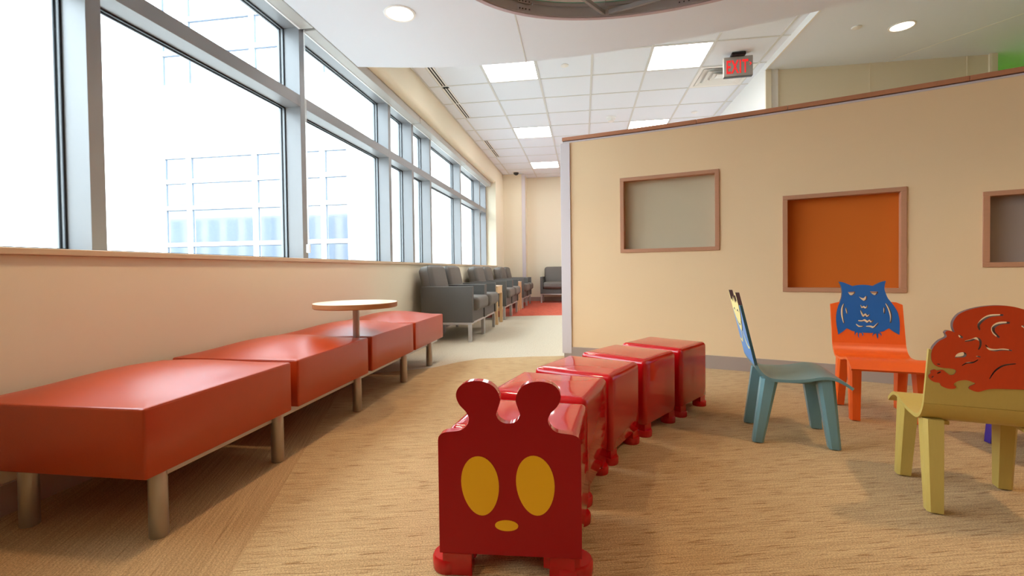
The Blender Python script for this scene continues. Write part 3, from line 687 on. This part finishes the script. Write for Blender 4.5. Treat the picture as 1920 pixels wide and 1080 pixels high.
# owl chair
ow = kid_chair('orange child chair with a blue owl on its back, facing us', M['owl_o'], (3.377, 2.642, 0), math.radians(-13.5))
def oc(X, Y):
    d = 1+6.50242e-5*X+3.46636e-5*Y; return ((.000450545*X-3.20456e-5*Y-.200267)/d, (4.33188e-5*X-.000518768*Y+.740385)/d)
body_l = [(330, 150), (280, 130), (230, 110), (183, 103), (205, 150), (215, 205), (213, 260), (200, 305), (178, 355), (160, 420), (153, 490), (158, 560), (170, 625), (177, 664), (225, 632), (268, 597)]
foot_l = [(320, 625), (352, 632), (350, 655), (353, 675), (362, 650), (375, 640), (386, 645), (386, 680), (398, 705), (395, 670), (400, 645), (425, 648), (434, 665), (430, 682), (444, 668), (440, 650), (425, 640), (450, 645)]
foot_r = [(530, 648), (552, 645), (540, 668), (545, 685), (550, 665), (565, 655), (582, 652), (586, 690), (597, 712), (603, 680), (598, 655), (615, 652), (628, 668), (632, 685), (637, 665), (625, 645), (605, 640), (660, 628)]
body_r = [(715, 597), (760, 632), (826, 668), (830, 600), (828, 520), (812, 440), (785, 385), (745, 330), (705, 280), (680, 225), (668, 180), (672, 135), (683, 95), (640, 103), (590, 125), (545, 148)]
lobe = body_l[:]  # clockwise from the crown, left side down, round the feet, up the right side
up_l = catmull(body_l[:4], 4, False)[:-1]+catmull(body_l[3:14], 4, False)[:-1]+catmull(body_l[13:], 3, False)
up_r = catmull(body_r[:3], 3, False)[:-1]+catmull(body_r[2:13], 4, False)[:-1]+catmull(body_r[12:], 4, False)
crown = catmull([(545, 148), (500, 140), (440, 136), (380, 140), (330, 150)], 3, False)[1:-1]
owl_px = up_l+foot_l+foot_r+up_r+crown
OW = [oc(*p) for p in owl_px]
holes_px = [[(278, 212), (358, 207), (352, 228), (335, 245), (315, 250), (295, 240)], [(512, 206), (600, 208), (594, 228), (578, 245), (560, 246), (535, 232)],
            catmull([(396, 260), (440, 278), (470, 255), (482, 262), (478, 290), (455, 308), (425, 292)], 4), stroke([(416, 348), (430, 376), (450, 370), (460, 376), (478, 378), (486, 352)], 22),
            stroke([(416, 406), (428, 440), (448, 466), (468, 452), (488, 470), (512, 452)], 27), stroke([(388, 516), (430, 520), (460, 512), (488, 530), (510, 516), (530, 532), (548, 510)], 23),
            stroke([(366, 552), (400, 578), (446, 577)], 16), stroke([(472, 578), (520, 578), (552, 588), (582, 562), (604, 540)], 22),
            stroke([(236, 338), (218, 390), (218, 460), (238, 546)], 25), stroke([(258, 378), (272, 446)], 17), stroke([(682, 332), (716, 395), (736, 470), (732, 542)], 25), stroke([(666, 372), (667, 442)], 20)]
plate('owl_cutout', OW, [[oc(*p) for p in h] for h in holes_px], .017, bmap, [M['owl_b'], M['edge']], ow)
ztop = .558
ys_top = 338
li = min(range(len(up_l)), key=lambda i: abs(up_l[i][1]-322)+(0 if up_l[i][0] < 215 and i > 8 else 999)); ri = min(range(len(up_r)), key=lambda i: abs(up_r[i][1]-322)+(0 if up_r[i][0] > 700 else 999))
back = [(-HW, .344), (-HW, ztop), oc(145, 328)]+[oc(*p) for p in up_l[li:]]+[oc(*p) for p in foot_l+foot_r]+[oc(*p) for p in up_r[:ri+1]]+[oc(795, 323), (HW, ztop), (HW, .344)]
plate('backrest', back, [], .012, bmap, [M['owl_o'], M['owl_o']], ow)
# yellow chair with the curled animal
sq_ = kid_chair('olive-yellow child chair seen from behind with an orange animal cutout back', M['olive'], (3.1375, 1.760, 0), math.radians(163.6))
def qc(X, Y):
    d = 1+7.87888e-5*X-4.62024e-5*Y; return ((-.000242921*X-3.15489e-5*Y+.227314)/d, (5.68371e-5*X-.000366072*Y+.673148)/d)
top_px = [(225, 465), (245, 430), (290, 385), (355, 350), (343, 310), (362, 292), (400, 295), (432, 308), (415, 260), (420, 208), (460, 150), (520, 115), (620, 85), (720, 68), (830, 62), (940, 68), (1040, 90), (1150, 130), (1290, 205), (1420, 310), (1510, 430), (1545, 560)]
bot_px = [(1540, 700), (1500, 800), (1400, 850), (1250, 845), (1080, 832), (900, 826), (780, 825), (720, 832), (650, 852), (600, 842), (562, 822), (570, 800), (617, 778), (600, 765), (540, 745), (470, 750), (430, 772), (425, 790), (443, 805), (430, 822), (370, 822), (310, 798), (292, 770), (240, 760), (202, 732), (190, 702), (212, 680), (208, 660), (245, 645), (272, 656), (320, 650), (348, 670), (378, 692), (402, 698), (430, 688), (443, 658), (410, 640), (310, 630), (250, 608), (220, 560), (216, 505)]
tp = catmull(top_px[:5], 4, False)[:-1]+catmull(top_px[4:8], 4, False)[:-1]+catmull(top_px[7:], 4, False)
bp = [bot_px[0]]+catmull(bot_px[1:], 3, False)
SQ = [qc(*p) for p in tp+bp]
sh_px = [stroke([(660, 285), (650, 240), (690, 190), (760, 155), (875, 148)], 29), stroke([(840, 355), (790, 310), (785, 260), (840, 225), (935, 218)], 34), stroke([(468, 330), (484, 346), (506, 356)], 23), stroke([(525, 387), (580, 378), (630, 362), (664, 385), (665, 430), (648, 464)], 23),
         catmull([(434, 540), (446, 510), (480, 492), (520, 490), (540, 508), (530, 530), (490, 538), (455, 538)], 4), stroke([(714, 422), (745, 458), (800, 470), (880, 464), (955, 474)], 21), stroke([(498, 612), (540, 588), (600, 582), (646, 556)], 14), stroke([(628, 525), (668, 533)], 12),
         stroke([(750, 733), (800, 660), (880, 610), (990, 594)], 16), stroke([(270, 596), (298, 598)], 9), stroke([(270, 684), (305, 666)], 13), stroke([(220, 722), (238, 706)], 10), stroke([(1042, 248), (1080, 268), (1115, 330), (1120, 400)], 26), stroke([(1130, 640), (1190, 560), (1215, 470)], 18)]
plate('animal_cutout', SQ, [[qc(*p) for p in h] for h in sh_px], .017, bmap, [M['squirrel'], M['edge']], sq_)
yb = [(HW, .344), (HW, .519), qc(225, 465)]+[qc(*p) for p in (bp+tp[-6:])[::-1] if 0]+[qc(*p) for p in bp[::-1]]+[qc(1545, 560), (-HW, .52), (-HW, .344)]
plate('backrest', yb, [], .012, bmap, [M['olive'], M['olive']], sq_)
# teal chair with a horned face
bl = kid_chair('teal child chair seen from the side, blue back with a pale yellow horned face', M['teal'], (2.828, 2.296, 0), math.radians(79.4))
plate('backrest', [(-HW, .344), (-HW, .606), (HW, .606), (HW, .344)], [], .012, bmap, [M['sky_blue'], M['edge_teal']], bl)
head = [(x*.84, z) for x, z in [(-.165, .575), (-.172, .608), (-.166, .662), (-.146, .662), (-.140, .612), (-.11, .622), (-.05, .608), (-.03, .64), (.0, .612), (.03, .64), (.05, .608), (.11, .622), (.140, .612), (.146, .662), (.166, .662), (.172, .608), (.165, .575), (.12, .54), (.08, .505), (.03, .478), (-.03, .478), (-.08, .505), (-.12, .54)]]
plate('face_cutout', head, [stroke([(-.09, .57), (-.06, .578), (-.03, .57)], .008), stroke([(.03, .57), (.06, .578), (.09, .57)], .008), stroke([(-.07, .53), (-.03, .508), (.03, .508), (.07, .53)], .007)], .017, bmap, [M['cream_y'], M['edge']], bl)
for sx in (-1, 1): plate('arm_inlay', stroke([(sx*.03, .478), (sx*.05, .44), (sx*.10, .415), (sx*.15, .42)], .014), [], .0135, bmap, [M['cream_y'], M['cream_y']], bl)
# purple chair, only a leg shows
pu = kid_chair('purple child chair mostly hidden behind the yellow chair, one leg showing', M['purple'], (3.735, 2.153, 0), math.radians(-90))
plate('backrest', [(-HW, .344), (-HW, .60), (-.1, .63), (.1, .63), (HW, .60), (HW, .344)], [], .012, bmap, [M['purple'], M['edge']], pu)
